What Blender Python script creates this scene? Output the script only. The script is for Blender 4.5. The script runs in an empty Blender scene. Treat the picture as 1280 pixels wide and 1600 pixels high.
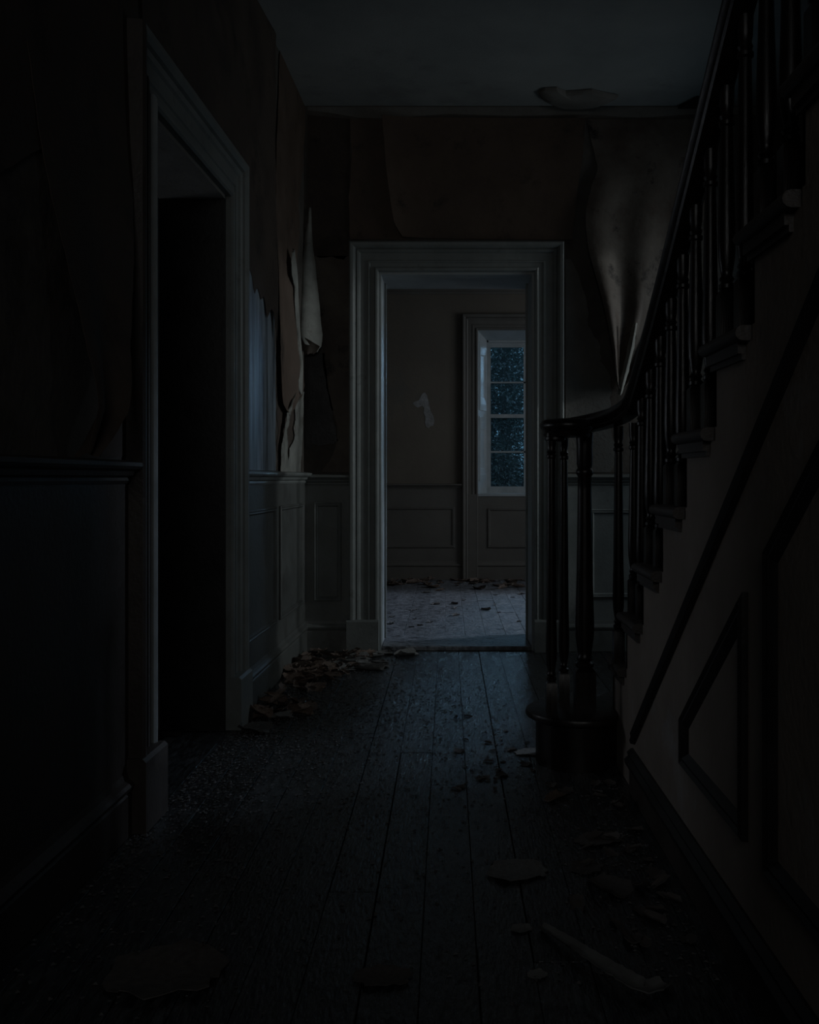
import bpy, math, random
from mathutils import Vector, Matrix

random.seed(11)
scene = bpy.context.scene
col = scene.collection

# ------------------------------------------------------------------ camera, sky, lights, exposure
F, VX, VY = 1500.0, 700.0, 747.0           # focal length in pixels, vanishing point of the hall
CAMZ = 1.0
cam_data = bpy.data.cameras.new('camera')
cam = bpy.data.objects.new('camera', cam_data)
col.objects.link(cam)
cam.location = (0, 0, CAMZ)
cam.rotation_euler = (math.radians(90), 0, 0)
cam_data.sensor_fit = 'HORIZONTAL'
cam_data.sensor_width = 36.0
cam_data.lens = 36.0 * F / 1280.0
cam_data.shift_x = (640.0 - VX) / 1280.0
cam_data.shift_y = (VY - 800.0) / 1280.0
cam_data.clip_start = 0.02
scene.camera = cam

world = bpy.data.worlds.new('dusk_sky')
scene.world = world
world.use_nodes = True
wn = world.node_tree.nodes
bg = wn['Background']
bg.inputs['Color'].default_value = (0.16, 0.36, 0.55, 1)
bg.inputs['Strength'].default_value = 0.5


def area(name, loc, target, sx, sy, power, color, spread=180):
    d = bpy.data.lights.new(name, 'AREA')
    d.shape = 'RECTANGLE'
    d.size, d.size_y = sx, sy
    d.energy = power
    d.color = color
    d.spread = math.radians(spread)
    o = bpy.data.objects.new(name, d)
    col.objects.link(o)
    o.location = loc
    o.rotation_euler = (Vector(target) - Vector(loc)).to_track_quat('-Z', 'Y').to_euler()
    return o


# dusk daylight through the windows; side-room and front lamps are added fill
area('daylight_far_window', (1.22, 15.0, 4.65), (0.45, 5.4, 0.3), 0.45, 0.9, 3.3, (0.40, 0.69, 1.0), 60)
area('daylight_far_window_side', (3.7, 15.0, 3.0), (-0.75, 4.3, 1.4), 0.7, 0.9, 4.5, (0.40, 0.67, 1.0), 60)
area('daylight_back_room_low', (8.0, 8.5, 4.6), (0.2, 7.0, 0.2), 0.7, 0.7, 36, (0.66, 0.80, 1.0), 60)
area('daylight_back_room_window', (3.3, 7.3, 1.9), (0.0, 7.3, 1.7), 1.6, 1.4, 17, (0.88, 0.93, 1.0), 170)
area('daylight_hall_low', (7.5, 4.15, 2.9), (-0.83, 5.1, 1.2), 0.16, 0.4, 6.3, (0.90, 0.98, 1.0), 60)
area('daylight_hall_window', (2.75, 4.9, 1.9), (-0.9, 4.9, 1.8), 0.7, 1.3, 3.9, (0.96, 1.0, 0.98), 140)
area('fill_side_room', (-3.45, 4.2, 1.35), (0.6, 2.5, 1.0), 1.0, 0.9, 2.9, (0.95, 0.95, 1.0), 150)  # added fill for the stair side, from an unseen window
area('fill_front', (0.0, -2.3, 2.3), (0.1, 3.0, 1.2), 1.3, 1.0, 5.5, (1.0, 0.94, 0.86), 160)  # added fill from behind the camera

scene.view_settings.view_transform = 'Standard'
scene.view_settings.look = 'None'
scene.view_settings.exposure = 0.0
scene.view_settings.gamma = 1.0
scene.view_settings.use_curve_mapping = False
scene.cycles.use_denoising = True
scene.cycles.max_bounces = 8
scene.cycles.diffuse_bounces = 4
scene.cycles.sample_clamp_indirect = 2.0

# ------------------------------------------------------------------ dimensions (metres)
YD = 5.56            # hall face of the wall with the doorway
YD2 = 5.98           # back-room face of that wall
YB = 9.26            # far wall of the back room
ZC = 3.156           # hall ceiling
ZCB = 2.86           # back-room ceiling
ZB = 0.022           # back-room floor
XS = 0.59            # stair string face
XR = 1.95            # right wall of the hall
XL0, XLK = -0.982, 0.0267


def xl(y):
    return XL0 + XLK * y


def px_at(px, py, y):            # a point at a given distance
    return ((px - VX) * y / F, y, CAMZ - (py - VY) * y / F)


def px_left(px, py):             # (y, z) on the left wall
    k = (px - VX) / F
    y = XL0 / (k - XLK)
    return y, CAMZ - (py - VY) * y / F


def px_far(px, py):              # (x, z) on the doorway wall
    return (px - VX) * YD / F, CAMZ - (py - VY) * YD / F


def LW(a, o, z):                 # left wall: a along y, o out of the wall
    return (xl(a) + o, a, z)


def FW(a, o, z):                 # doorway wall, hall side: a along x
    return (a, YD - o, z)


def BW(a, o, z):                 # far wall of the back room
    return (a, YB - o, z)


def SW(a, o, z):                 # stair string face: a along y, o towards the hall
    return (XS - o, a, z)


def ID(x, y, z):
    return (x, y, z)


# ------------------------------------------------------------------ materials
MATS = {}


def new_mat(name):
    m = bpy.data.materials.new(name)
    m.use_nodes = True
    nt = m.node_tree
    b = nt.nodes['Principled BSDF']
    MATS[name] = m
    return m, nt, b


def N(nt, t, **kw):
    n = nt.nodes.new(t)
    for k, v in kw.items():
        setattr(n, k, v)
    return n


def noise_mat(name, c1, c2, scale=6.0, rough=0.6, rvar=0.1, stretch=(1, 1, 1), bump=0.2, bscale=60.0,
              c3=None, spot_scale=3.0, spot_lo=0.55, spot_hi=0.68, detail=8.0, coords='Object', rnd=0.0, spec=0.5):
    m, nt, b = new_mat(name)
    tc = N(nt, 'ShaderNodeTexCoord')
    mp = N(nt, 'ShaderNodeMapping')
    mp.inputs['Scale'].default_value = stretch
    nt.links.new(tc.outputs[coords], mp.inputs['Vector'])
    vec = mp.outputs['Vector']
    if rnd > 0:
        oi = N(nt, 'ShaderNodeObjectInfo')
        mul = N(nt, 'ShaderNodeMath', operation='MULTIPLY')
        mul.inputs[1].default_value = 37.0
        nt.links.new(oi.outputs['Random'], mul.inputs[0])
        add = N(nt, 'ShaderNodeVectorMath', operation='ADD')
        nt.links.new(vec, add.inputs[0])
        nt.links.new(mul.outputs[0], add.inputs[1])
        vec = add.outputs[0]
    nz = N(nt, 'ShaderNodeTexNoise')
    nz.inputs['Scale'].default_value = scale
    nz.inputs['Detail'].default_value = detail
    nz.inputs['Roughness'].default_value = 0.65
    nt.links.new(vec, nz.inputs['Vector'])
    rp = N(nt, 'ShaderNodeValToRGB')
    rp.color_ramp.elements[0].position = 0.32
    rp.color_ramp.elements[0].color = (*c1, 1)
    rp.color_ramp.elements[1].position = 0.68
    rp.color_ramp.elements[1].color = (*c2, 1)
    nt.links.new(nz.outputs['Fac'], rp.inputs['Fac'])
    out = rp.outputs['Color']
    if c3 is not None:
        n2 = N(nt, 'ShaderNodeTexNoise')
        n2.inputs['Scale'].default_value = spot_scale
        n2.inputs['Detail'].default_value = 10
        n2.inputs['Roughness'].default_value = 0.7
        nt.links.new(vec, n2.inputs['Vector'])
        r2 = N(nt, 'ShaderNodeMapRange')
        r2.inputs['From Min'].default_value = spot_lo
        r2.inputs['From Max'].default_value = spot_hi
        nt.links.new(n2.outputs['Fac'], r2.inputs['Value'])
        mx = N(nt, 'ShaderNodeMix', data_type='RGBA')
        nt.links.new(r2.outputs['Result'], mx.inputs['Factor'])
        nt.links.new(out, mx.inputs[6])
        mx.inputs[7].default_value = (*c3, 1)
        out = mx.outputs[2]
    if rnd > 0:
        hv = N(nt, 'ShaderNodeHueSaturation')
        mr = N(nt, 'ShaderNodeMapRange')
        mr.inputs['To Min'].default_value = 1.0 - rnd
        mr.inputs['To Max'].default_value = 1.0 + rnd
        nt.links.new(oi.outputs['Random'], mr.inputs['Value'])
        nt.links.new(mr.outputs['Result'], hv.inputs['Value'])
        nt.links.new(out, hv.inputs['Color'])
        out = hv.outputs['Color']
    nt.links.new(out, b.inputs['Base Color'])
    mr2 = N(nt, 'ShaderNodeMapRange')
    mr2.inputs['From Min'].default_value = 0.3
    mr2.inputs['From Max'].default_value = 0.7
    mr2.inputs['To Min'].default_value = max(0.03, rough - rvar)
    mr2.inputs['To Max'].default_value = min(1.0, rough + rvar)
    nt.links.new(nz.outputs['Fac'], mr2.inputs['Value'])
    nt.links.new(mr2.outputs['Result'], b.inputs['Roughness'])
    b.inputs['Specular IOR Level'].default_value = spec
    if bump > 0:
        n3 = N(nt, 'ShaderNodeTexNoise')
        n3.inputs['Scale'].default_value = bscale
        n3.inputs['Detail'].default_value = 6
        nt.links.new(vec, n3.inputs['Vector'])
        bp = N(nt, 'ShaderNodeBump')
        bp.inputs['Strength'].default_value = bump
        bp.inputs['Distance'].default_value = 0.01
        nt.links.new(n3.outputs['Fac'], bp.inputs['Height'])
        nt.links.new(bp.outputs['Normal'], b.inputs['Normal'])
    return m


noise_mat('paint', (0.17, 0.185, 0.18), (0.26, 0.28, 0.27), scale=5, rough=0.5, bump=0.12, c3=(0.10, 0.095, 0.085),
          spot_scale=4, spot_lo=0.58, spot_hi=0.75)
noise_mat('wainscot', (0.17, 0.18, 0.17), (0.25, 0.265, 0.255), scale=4, rough=0.5, bump=0.12, c3=(0.09, 0.085, 0.075),
          spot_scale=2.5, spot_lo=0.55, spot_hi=0.75)
noise_mat('wainscot_lit', (0.25, 0.27, 0.26), (0.34, 0.365, 0.355), scale=4, rough=0.5, bump=0.12, c3=(0.15, 0.15, 0.14),
          spot_scale=2.5, spot_lo=0.55, spot_hi=0.75)  # lighter copy of wainscot, side light put into the colour
noise_mat('dado_paint', (0.082, 0.086, 0.080), (0.128, 0.134, 0.127), scale=4, rough=0.55, bump=0.15, c3=(0.06, 0.056, 0.05),
          spot_scale=3.5, spot_lo=0.52, spot_hi=0.72)
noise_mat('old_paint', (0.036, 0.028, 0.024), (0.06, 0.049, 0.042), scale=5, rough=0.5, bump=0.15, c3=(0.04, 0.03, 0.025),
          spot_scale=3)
noise_mat('ceiling_plaster', (0.30, 0.32, 0.315), (0.40, 0.42, 0.41), scale=2.0, rough=0.9, rvar=0.05, bump=0.1, bscale=90,
          c3=(0.25, 0.26, 0.255), spot_scale=1.2)
noise_mat('wall_plaster', (0.065, 0.055, 0.045), (0.14, 0.125, 0.11), scale=3.5, rough=0.85, rvar=0.1, bump=0.3, bscale=45,
          c3=(0.03, 0.025, 0.02), spot_scale=3, spot_lo=0.55, spot_hi=0.7)
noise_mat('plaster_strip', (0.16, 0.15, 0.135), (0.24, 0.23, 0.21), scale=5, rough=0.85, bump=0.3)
noise_mat('wallpaper', (0.085, 0.056, 0.040), (0.135, 0.094, 0.070), scale=5, rough=0.7, bump=0.25, bscale=35,
          c3=(0.035, 0.024, 0.018), spot_scale=4.5, spot_lo=0.56, spot_hi=0.70)
noise_mat('wallpaper_mouldy', (0.075, 0.052, 0.040), (0.19, 0.165, 0.14), scale=3.2, rough=0.7, bump=0.3, bscale=35,
          c3=(0.016, 0.012, 0.010), spot_scale=4.5, spot_lo=0.57, spot_hi=0.66)
noise_mat('wallpaper_back', (0.18, 0.182, 0.165), (0.33, 0.33, 0.30), scale=7, rough=0.75, bump=0.3, bscale=30,
          c3=(0.12, 0.10, 0.085), spot_scale=5)
noise_mat('bare_wall', (0.11, 0.145, 0.185), (0.46, 0.54, 0.62), scale=9, rough=0.42, rvar=0.14, stretch=(1, 2.4, 0.22), bump=0.6,
          bscale=12, c3=(0.03, 0.032, 0.035), spot_scale=6, spot_lo=0.50, spot_hi=0.68)
noise_mat('back_wall', (0.128, 0.107, 0.084), (0.16, 0.137, 0.107), scale=3, rough=0.85, bump=0.1, c3=(0.12, 0.11, 0.095), spot_scale=2)
noise_mat('back_paint', (0.108, 0.098, 0.084), (0.137, 0.126, 0.108), scale=4, rough=0.55, bump=0.1)
noise_mat('pale_patch', (0.17, 0.165, 0.155), (0.34, 0.34, 0.33), scale=25, rough=0.9, bump=0.3)
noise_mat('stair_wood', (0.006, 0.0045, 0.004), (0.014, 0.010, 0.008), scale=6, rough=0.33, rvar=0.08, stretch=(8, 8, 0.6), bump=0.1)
noise_mat('tread_wood', (0.040, 0.034, 0.031), (0.075, 0.066, 0.060), scale=6, rough=0.5, stretch=(2, 10, 4), bump=0.2)
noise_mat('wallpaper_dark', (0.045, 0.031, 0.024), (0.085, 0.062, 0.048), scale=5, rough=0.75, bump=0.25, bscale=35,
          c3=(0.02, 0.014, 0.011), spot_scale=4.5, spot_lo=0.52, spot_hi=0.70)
noise_mat('back_ceiling', (0.52, 0.54, 0.55), (0.62, 0.64, 0.65), scale=2.0, rough=0.9, rvar=0.05, bump=0.05)
noise_mat('string_plaster', (0.22, 0.185, 0.155), (0.36, 0.31, 0.27), scale=2.2, rough=0.7, bump=0.2, bscale=50,
          c3=(0.42, 0.44, 0.47), spot_scale=1.4, spot_lo=0.55, spot_hi=0.75)
noise_mat('dark_moulding', (0.012, 0.011, 0.011), (0.022, 0.020, 0.020), scale=8, rough=0.45, bump=0.1)
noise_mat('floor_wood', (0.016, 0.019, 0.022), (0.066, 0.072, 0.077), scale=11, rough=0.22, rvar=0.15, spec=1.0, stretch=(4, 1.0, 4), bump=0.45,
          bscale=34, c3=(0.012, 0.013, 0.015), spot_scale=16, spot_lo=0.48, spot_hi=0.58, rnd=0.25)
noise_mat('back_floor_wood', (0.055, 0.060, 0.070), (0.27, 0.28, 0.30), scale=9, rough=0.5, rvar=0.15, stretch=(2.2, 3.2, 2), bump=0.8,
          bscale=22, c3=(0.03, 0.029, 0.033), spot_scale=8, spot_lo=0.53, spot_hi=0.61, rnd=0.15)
noise_mat('subfloor', (0.012, 0.010, 0.009), (0.02, 0.018, 0.016), scale=8, rough=0.9, bump=0)
noise_mat('scrap_brown', (0.075, 0.054, 0.042), (0.20, 0.148, 0.118), scale=14, rough=0.75, bump=0.2, rnd=0.4)
noise_mat('scrap_pale', (0.12, 0.12, 0.118), (0.24, 0.245, 0.24), scale=14, rough=0.7, bump=0.2, rnd=0.3)
noise_mat('scrap_dim', (0.05, 0.045, 0.042), (0.11, 0.10, 0.095), scale=14, rough=0.8, bump=0.2, rnd=0.3)
noise_mat('crumbs', (0.03, 0.03, 0.03), (0.12, 0.12, 0.12), scale=30, rough=0.7, bump=0)
noise_mat('sash_paint', (0.30, 0.33, 0.335), (0.42, 0.45, 0.455), scale=8, rough=0.45, bump=0.1)
noise_mat('bark', (0.02, 0.016, 0.012), (0.05, 0.04, 0.03), scale=12, rough=0.9, bump=0.4)
noise_mat('lawn', (0.012, 0.02, 0.012), (0.03, 0.045, 0.025), scale=8, rough=0.95, bump=0.4)
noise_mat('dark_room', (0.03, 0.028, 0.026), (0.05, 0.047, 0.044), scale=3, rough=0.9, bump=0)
noise_mat('leaf', (0.020, 0.040, 0.034), (0.060, 0.105, 0.090), scale=4, rough=0.55, bump=0)


def glass_mat():
    m, nt, b = new_mat('dirty_glass')
    out = nt.nodes['Material Output']
    tr = N(nt, 'ShaderNodeBsdfTransparent')
    tr.inputs['Color'].default_value = (0.86, 0.93, 0.95, 1)
    gl = N(nt, 'ShaderNodeBsdfGlossy')
    gl.inputs['Roughness'].default_value = 0.04
    gl.inputs['Color'].default_value = (0.9, 0.95, 1, 1)
    fr = N(nt, 'ShaderNodeFresnel')
    fr.inputs['IOR'].default_value = 1.45
    m1 = N(nt, 'ShaderNodeMixShader')
    nt.links.new(fr.outputs[0], m1.inputs[0])
    nt.links.new(tr.outputs[0], m1.inputs[1])
    nt.links.new(gl.outputs[0], m1.inputs[2])
    tc = N(nt, 'ShaderNodeTexCoord')
    n1 = N(nt, 'ShaderNodeTexNoise')
    n1.inputs['Scale'].default_value = 38
    n1.inputs['Detail'].default_value = 9
    n1.inputs['Roughness'].default_value = 0.75
    nt.links.new(tc.outputs['Object'], n1.inputs['Vector'])
    r1 = N(nt, 'ShaderNodeMapRange')
    r1.inputs['From Min'].default_value = 0.54
    r1.inputs['From Max'].default_value = 0.74
    r1.inputs['To Min'].default_value = 0.02
    r1.inputs['To Max'].default_value = 0.42
    nt.links.new(n1.outputs['Fac'], r1.inputs['Value'])
    tl = N(nt, 'ShaderNodeBsdfTranslucent')
    tl.inputs['Color'].default_value = (0.55, 0.62, 0.64, 1)
    m2 = N(nt, 'ShaderNodeMixShader')
    nt.links.new(r1.outputs['Result'], m2.inputs[0])
    nt.links.new(m1.outputs[0], m2.inputs[1])
    nt.links.new(tl.outputs[0], m2.inputs[2])
    nt.links.new(m2.outputs[0], out.inputs['Surface'])


glass_mat()

# ------------------------------------------------------------------ mesh helpers


class MB:
    def __init__(self, T=ID):
        self.v, self.f, self.T = [], [], T

    def add(self, verts, faces):
        n = len(self.v)
        self.v += [self.T(*p) for p in verts]
        self.f += [tuple(i + n for i in f) for f in faces]
        return self

    def box(self, x0, x1, y0, y1, z0, z1, bev=0.0):
        if bev <= 0:
            vs = [(x0, y0, z0), (x1, y0, z0), (x1, y1, z0), (x0, y1, z0), (x0, y0, z1), (x1, y0, z1), (x1, y1, z1), (x0, y1, z1)]
            fs = [(0, 3, 2, 1), (4, 5, 6, 7), (0, 1, 5, 4), (1, 2, 6, 5), (2, 3, 7, 6), (3, 0, 4, 7)]
        else:                                   # top edges chamfered
            b = bev
            vs = [(x0, y0, z0), (x1, y0, z0), (x1, y1, z0), (x0, y1, z0),
                  (x0, y0, z1 - b), (x1, y0, z1 - b), (x1, y1, z1 - b), (x0, y1, z1 - b),
                  (x0 + b, y0 + b, z1), (x1 - b, y0 + b, z1), (x1 - b, y1 - b, z1), (x0 + b, y1 - b, z1)]
            fs = [(0, 3, 2, 1), (8, 9, 10, 11)]
            for i in range(4):
                j = (i + 1) % 4
                fs += [(i, j, j + 4, i + 4), (i + 4, j + 4, j + 8, i + 8)]
        return self.add(vs, fs)

    def rings(self, rings, close=True, cap=True):
        n = len(rings[0])
        vs = [p for r in rings for p in r]
        fs = []
        for k in range(len(rings) - 1):
            for i in range(n if close else n - 1):
                j = (i + 1) % n
                fs.append((k * n + i, k * n + j, (k + 1) * n + j, (k + 1) * n + i))
        if cap:
            fs.append(tuple(range(n - 1, -1, -1)))
            fs.append(tuple((len(rings) - 1) * n + i for i in range(n)))
        return self.add(vs, fs)

    def lathe(self, prof, cx, cy, seg=16):
        rs = []
        for r, z in prof:
            rs.append([(cx + r * math.cos(2 * math.pi * i / seg), cy + r * math.sin(2 * math.pi * i / seg), z) for i in range(seg)])
        return self.rings(rs)

    def hmould(self, prof, a0, a1, z0=0.0):     # prof: closed (o, z)
        return self.rings([[(a0, o, z0 + z) for o, z in prof], [(a1, o, z0 + z) for o, z in prof]])

    def prism(self, poly, o0, o1):              # poly in local (a, z), extruded along o
        return self.rings([[(a, o0, z) for a, z in poly], [(a, o1, z) for a, z in poly]])

    def frame(self, poly, prof):                # mitred frame: prof (w inward, o) around a convex polygon (a, z)
        rs = []
        for w, o in prof:
            rs.append([(a, o, z) for a, z in inset(poly, w)])
        rs.append(rs[0])
        n = len(poly)
        vs = [p for r in rs[:-1] for p in r]
        m = len(rs) - 1
        fs = []
        for k in range(m):
            k2 = (k + 1) % m
            for i in range(n):
                j = (i + 1) % n
                fs.append((k * n + i, k * n + j, k2 * n + j, k2 * n + i))
        return self.add(vs, fs)

    def build(self, name, mat, parent=None, smooth=False, origin=None):
        me = bpy.data.meshes.new(name)
        vs = self.v
        if origin is not None:
            vs = [(x - origin[0], y - origin[1], z - origin[2]) for x, y, z in vs]
        me.from_pydata(vs, [], self.f)
        me.validate()
        me.update()
        fix_normals(me)
        if smooth:
            for p in me.polygons:
                p.use_smooth = True
            try:
                me.set_sharp_from_angle(angle=math.radians(40))
            except Exception:
                pass
        me.materials.append(MATS[mat])
        o = bpy.data.objects.new(name, me)
        col.objects.link(o)
        if origin is not None:
            o.location = origin
        if parent is not None:
            adopt(o, parent)
        return o


import bmesh


def fix_normals(me):
    bm = bmesh.new()
    bm.from_mesh(me)
    bmesh.ops.recalc_face_normals(bm, faces=bm.faces)
    bm.to_mesh(me)
    bm.free()


def world_loc(o):
    p = Vector(o.location)
    while o.parent is not None:
        o = o.parent
        p += Vector(o.location)
    return p


def adopt(o, parent):                            # parents carry a location only
    o.location = Vector(o.location) - world_loc(parent)
    o.parent = parent


def inset(poly, w):
    n = len(poly)
    area2 = sum(poly[i][0] * poly[(i + 1) % n][1] - poly[(i + 1) % n][0] * poly[i][1] for i in range(n))
    s = 1 if area2 > 0 else -1
    lines = []
    for i in range(n):
        (x0, y0), (x1, y1) = poly[i], poly[(i + 1) % n]
        dx, dy = x1 - x0, y1 - y0
        L = math.hypot(dx, dy)
        nx, ny = -dy / L * s, dx / L * s
        lines.append((x0 + nx * w, y0 + ny * w, dx, dy))
    out = []
    for i in range(n):
        x0, y0, dx0, dy0 = lines[i - 1]
        x1, y1, dx1, dy1 = lines[i]
        d = dx0 * dy1 - dy0 * dx1
        t = ((x1 - x0) * dy1 - (y1 - y0) * dx1) / d
        out.append((x0 + dx0 * t, y0 + dy0 * t))
    return out


def structure(o, label=None, cat=None):
    o['kind'] = 'structure'
    if label:
        o['label'] = label
    if cat:
        o['category'] = cat
    return o


def tag(o, label, cat, group=None, kind=None):
    o['label'] = label
    o['category'] = cat
    if group:
        o['group'] = group
    if kind:
        o['kind'] = kind
    return o


def empty(name, loc=(0, 0, 0)):
    o = bpy.data.objects.new(name, None)
    o.empty_display_size = 0.1
    col.objects.link(o)
    o.location = loc
    return o


# ================================================================== THE SETTING
# ---- floors
YF = -2.0
fl = structure(MB().box(-1.35, XR + 0.1, YF, YD + 0.2, -0.12, -0.022).build('floor', 'subfloor'),
               'dark worn floorboards of the hall running towards the doorway', 'floor')
PW = 0.1165
x = -1.165 - 0.056
xcol = [-0.056 + PW * k for k in range(-10, 17)]
rp = random.Random(3)
for k, x0 in enumerate(xcol):
    x1 = x0 + PW
    cuts = [YF] + sorted(rp.uniform(*r) for r in ((-0.8, 0.8), (1.9, 3.9))) + [YD + 0.01]
    for a, b in zip(cuts[:-1], cuts[1:]):
        lo = max(x0, -1.05)
        if x1 - lo < 0.03 or (x0 > XS + 0.05 and b < 3.2):
            continue
        dz = rp.uniform(-0.0025, 0.0)
        c = ((lo + x1) / 2, (a + b) / 2, 0)
        g = rp.choice((0.0004, 0.0006, 0.0008, 0.0024))
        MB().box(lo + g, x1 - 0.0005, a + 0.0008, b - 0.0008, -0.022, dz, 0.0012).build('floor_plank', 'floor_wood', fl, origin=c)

fb = structure(MB().box(-2.3, 2.8, YD + 0.2, YB + 0.3, -0.12, ZB - 0.022).build('floor_back', 'subfloor'),
               'pale dusty floorboards of the room beyond the doorway', 'floor')
for k in range(-12, 20):
    x0 = -0.02 + 0.128 * k
    y0s = [YD2 - 0.02, rp.uniform(6.8, 8.4), YB]
    for a, b in zip(y0s[:-1], y0s[1:]):
        c = (x0 + 0.064, (a + b) / 2, 0)
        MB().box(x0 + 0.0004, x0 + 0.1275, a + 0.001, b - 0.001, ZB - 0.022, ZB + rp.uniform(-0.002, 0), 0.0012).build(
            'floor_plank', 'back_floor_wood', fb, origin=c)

# ---- ceilings
XW = 0.56                                           # edge of the stairwell opening
mb = MB()
mb.box(-1.35, XR + 0.1, 1.35, YD + 0.05, ZC, ZC + 0.15)
mb.box(-1.35, XW, YF - 0.1, 1.35, ZC, ZC + 0.15)
ce = structure(mb.build('ceiling', 'ceiling_plaster'), 'grey plaster hall ceiling with a cracked edge', 'ceiling')
mb = MB()
mb.box(XW - 0.1, XW, YF - 0.1, 1.35, ZC + 0.15, 4.6)
mb.box(XW - 0.1, XR + 0.1, 1.35, 1.45, ZC + 0.15, 4.6)
mb.box(XR, XR + 0.1, YF - 0.1, 1.35, ZC, 4.6)
mb.box(XW - 0.1, XR + 0.1, YF - 0.2, YF - 0.1, ZC, 4.6)
mb.box(XW - 0.1, XR + 0.1, YF - 0.2, 1.45, 4.6, 4.7)
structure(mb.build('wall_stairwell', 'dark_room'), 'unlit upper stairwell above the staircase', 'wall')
cb = structure(MB().box(-2.4, 2.9, YD2 - 0.05, YB + 0.4, ZCB, ZCB + 0.15).build('ceiling_back', 'back_ceiling'),
               'ceiling of the room beyond the doorway', 'ceiling')
prof = [(0, 0), (0, -0.085), (0.012, -0.085), (0.02, -0.07), (0.045, -0.055), (0.06, -0.02), (0.085, -0.012), (0.085, 0)]
MB(BW).hmould(prof, -2.2, 2.7, ZCB).build('cornice', 'back_paint', cb)

# ---- doorway wall between the hall and the back room
DX0, DX1, DZ = -0.40, 0.50, 2.193
mb = MB()
mb.box(-2.3, DX0, YD, YD2, -0.05, ZC)
mb.box(DX1, 2.8, YD, YD2, -0.05, ZC)
mb.box(DX0, DX1, YD, YD2, DZ, ZC)
wb = structure(mb.build('wall_back', 'wall_plaster'), 'stained wall with peeling brown paper around the doorway', 'wall')

# ---- left wall with its doorway
LY0, LY1, LZ = 2.888, 3.806, 2.118
LT = 0.26
mb = MB(LW)
mb.box(YF - 0.1, LY0, -LT, 0, -0.05, ZC)
mb.box(LY1, YD + 0.2, -LT, 0, -0.05, ZC)
mb.box(LY0, LY1, -LT, 0, LZ, ZC)
wl = structure(mb.build('wall_left', 'wall_plaster'), 'dark left wall with hanging torn wallpaper', 'wall')

# ---- dark room behind the left doorway
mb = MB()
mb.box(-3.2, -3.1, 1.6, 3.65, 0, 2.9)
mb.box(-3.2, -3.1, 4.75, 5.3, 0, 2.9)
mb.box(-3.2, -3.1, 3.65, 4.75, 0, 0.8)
mb.box(-3.2, -3.1, 3.65, 4.75, 1.9, 2.9)  # leaves an added opening for the side-room fill lamp
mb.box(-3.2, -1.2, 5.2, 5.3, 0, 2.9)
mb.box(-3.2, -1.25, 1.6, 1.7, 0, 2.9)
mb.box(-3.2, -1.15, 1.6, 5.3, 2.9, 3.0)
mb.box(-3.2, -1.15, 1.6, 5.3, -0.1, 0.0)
structure(mb.build('wall_side_room', 'dark_room'), 'dark room seen through the left doorway', 'wall')

# ---- right wall of the hall, with the window that lights the hall from the side
HY0, HY1, HZ0, HZ1 = 4.50, 5.32, 0.70, 2.45
mb = MB()
mb.box(XR, XR + 0.32, YF - 0.1, HY0, -0.05, ZC)
mb.box(XR, XR + 0.32, HY1, YD + 0.2, -0.05, ZC)
mb.box(XR, XR + 0.32, HY0, HY1, -0.05, HZ0)
mb.box(XR, XR + 0.32, HY0, HY1, HZ1, ZC)
wr = structure(mb.build('wall_right', 'wall_plaster'), 'plain plaster wall behind the staircase', 'wall')

# ---- front wall behind the viewer, with an added opening for the front fill lamp
mb = MB()
mb.box(-1.35, -0.75, YF - 0.2, YF, -0.05, ZC)
mb.box(0.75, XR + 0.1, YF - 0.2, YF, -0.05, ZC)
mb.box(-0.75, 0.75, YF - 0.2, YF, -0.05, 1.7)
mb.box(-0.75, 0.75, YF - 0.2, YF, 2.9, ZC)
structure(mb.build('wall_front', 'wall_plaster'), 'front wall of the hall behind the viewer', 'wall')

# ---- back room walls
WX0, WX1, WZ0, WZ1 = 0.29, 1.60, 0.845, 2.425
mb = MB()
mb.box(-2.3, WX0, YB, YB + 0.42, -0.05, ZCB)
mb.box(WX1, 2.9, YB, YB + 0.42, -0.05, ZCB)
mb.box(WX0, WX1, YB, YB + 0.42, -0.05, WZ0)
mb.box(WX0, WX1, YB, YB + 0.42, WZ1, ZCB)
wf = structure(mb.build('wall_far', 'back_wall'), 'bare grey-brown wall with the window in the far room', 'wall')
structure(MB().box(-2.4, -2.2, YD2, YB + 0.2, -0.05, ZCB).build('wall_back_room_left', 'back_wall'), 'left wall of the far room', 'wall')
RX = 2.7
RY0, RY1, RZ0, RZ1 = 6.15, 8.40, 0.80, 2.45
mb = MB()
mb.box(RX, RX + 0.4, YD2 - 0.2, RY0, -0.05, ZCB)
mb.box(RX, RX + 0.4, RY1, YB + 0.4, -0.05, ZCB)
mb.box(RX, RX + 0.4, RY0, RY1, -0.05, RZ0)
mb.box(RX, RX + 0.4, RY0, RY1, RZ1, ZCB)
structure(mb.build('wall_back_room_right', 'back_wall'), 'right wall of the far room with a tall window', 'wall')
structure(MB().box(-9, 12, YB + 0.42, 26, -0.35, -0.25).build('ground', 'lawn'), 'dark lawn outside the far window', 'ground')

# ================================================================== TRIM
CASE = [(0, 0), (0, 0.022), (0.006, 0.030), (0.016, 0.032), (0.024, 0.026), (0.026, 0.020), (0.048, 0.020), (0.052, 0.026),
        (0.060, 0.026), (0.064, 0.021), (0.104, 0.021), (0.110, 0.030), (0.122, 0.036), (0.130, 0.030), (0.134, 0.042),
        (0.146, 0.052), (0.160, 0.054), (0.168, 0.048), (0.170, 0)]


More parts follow.
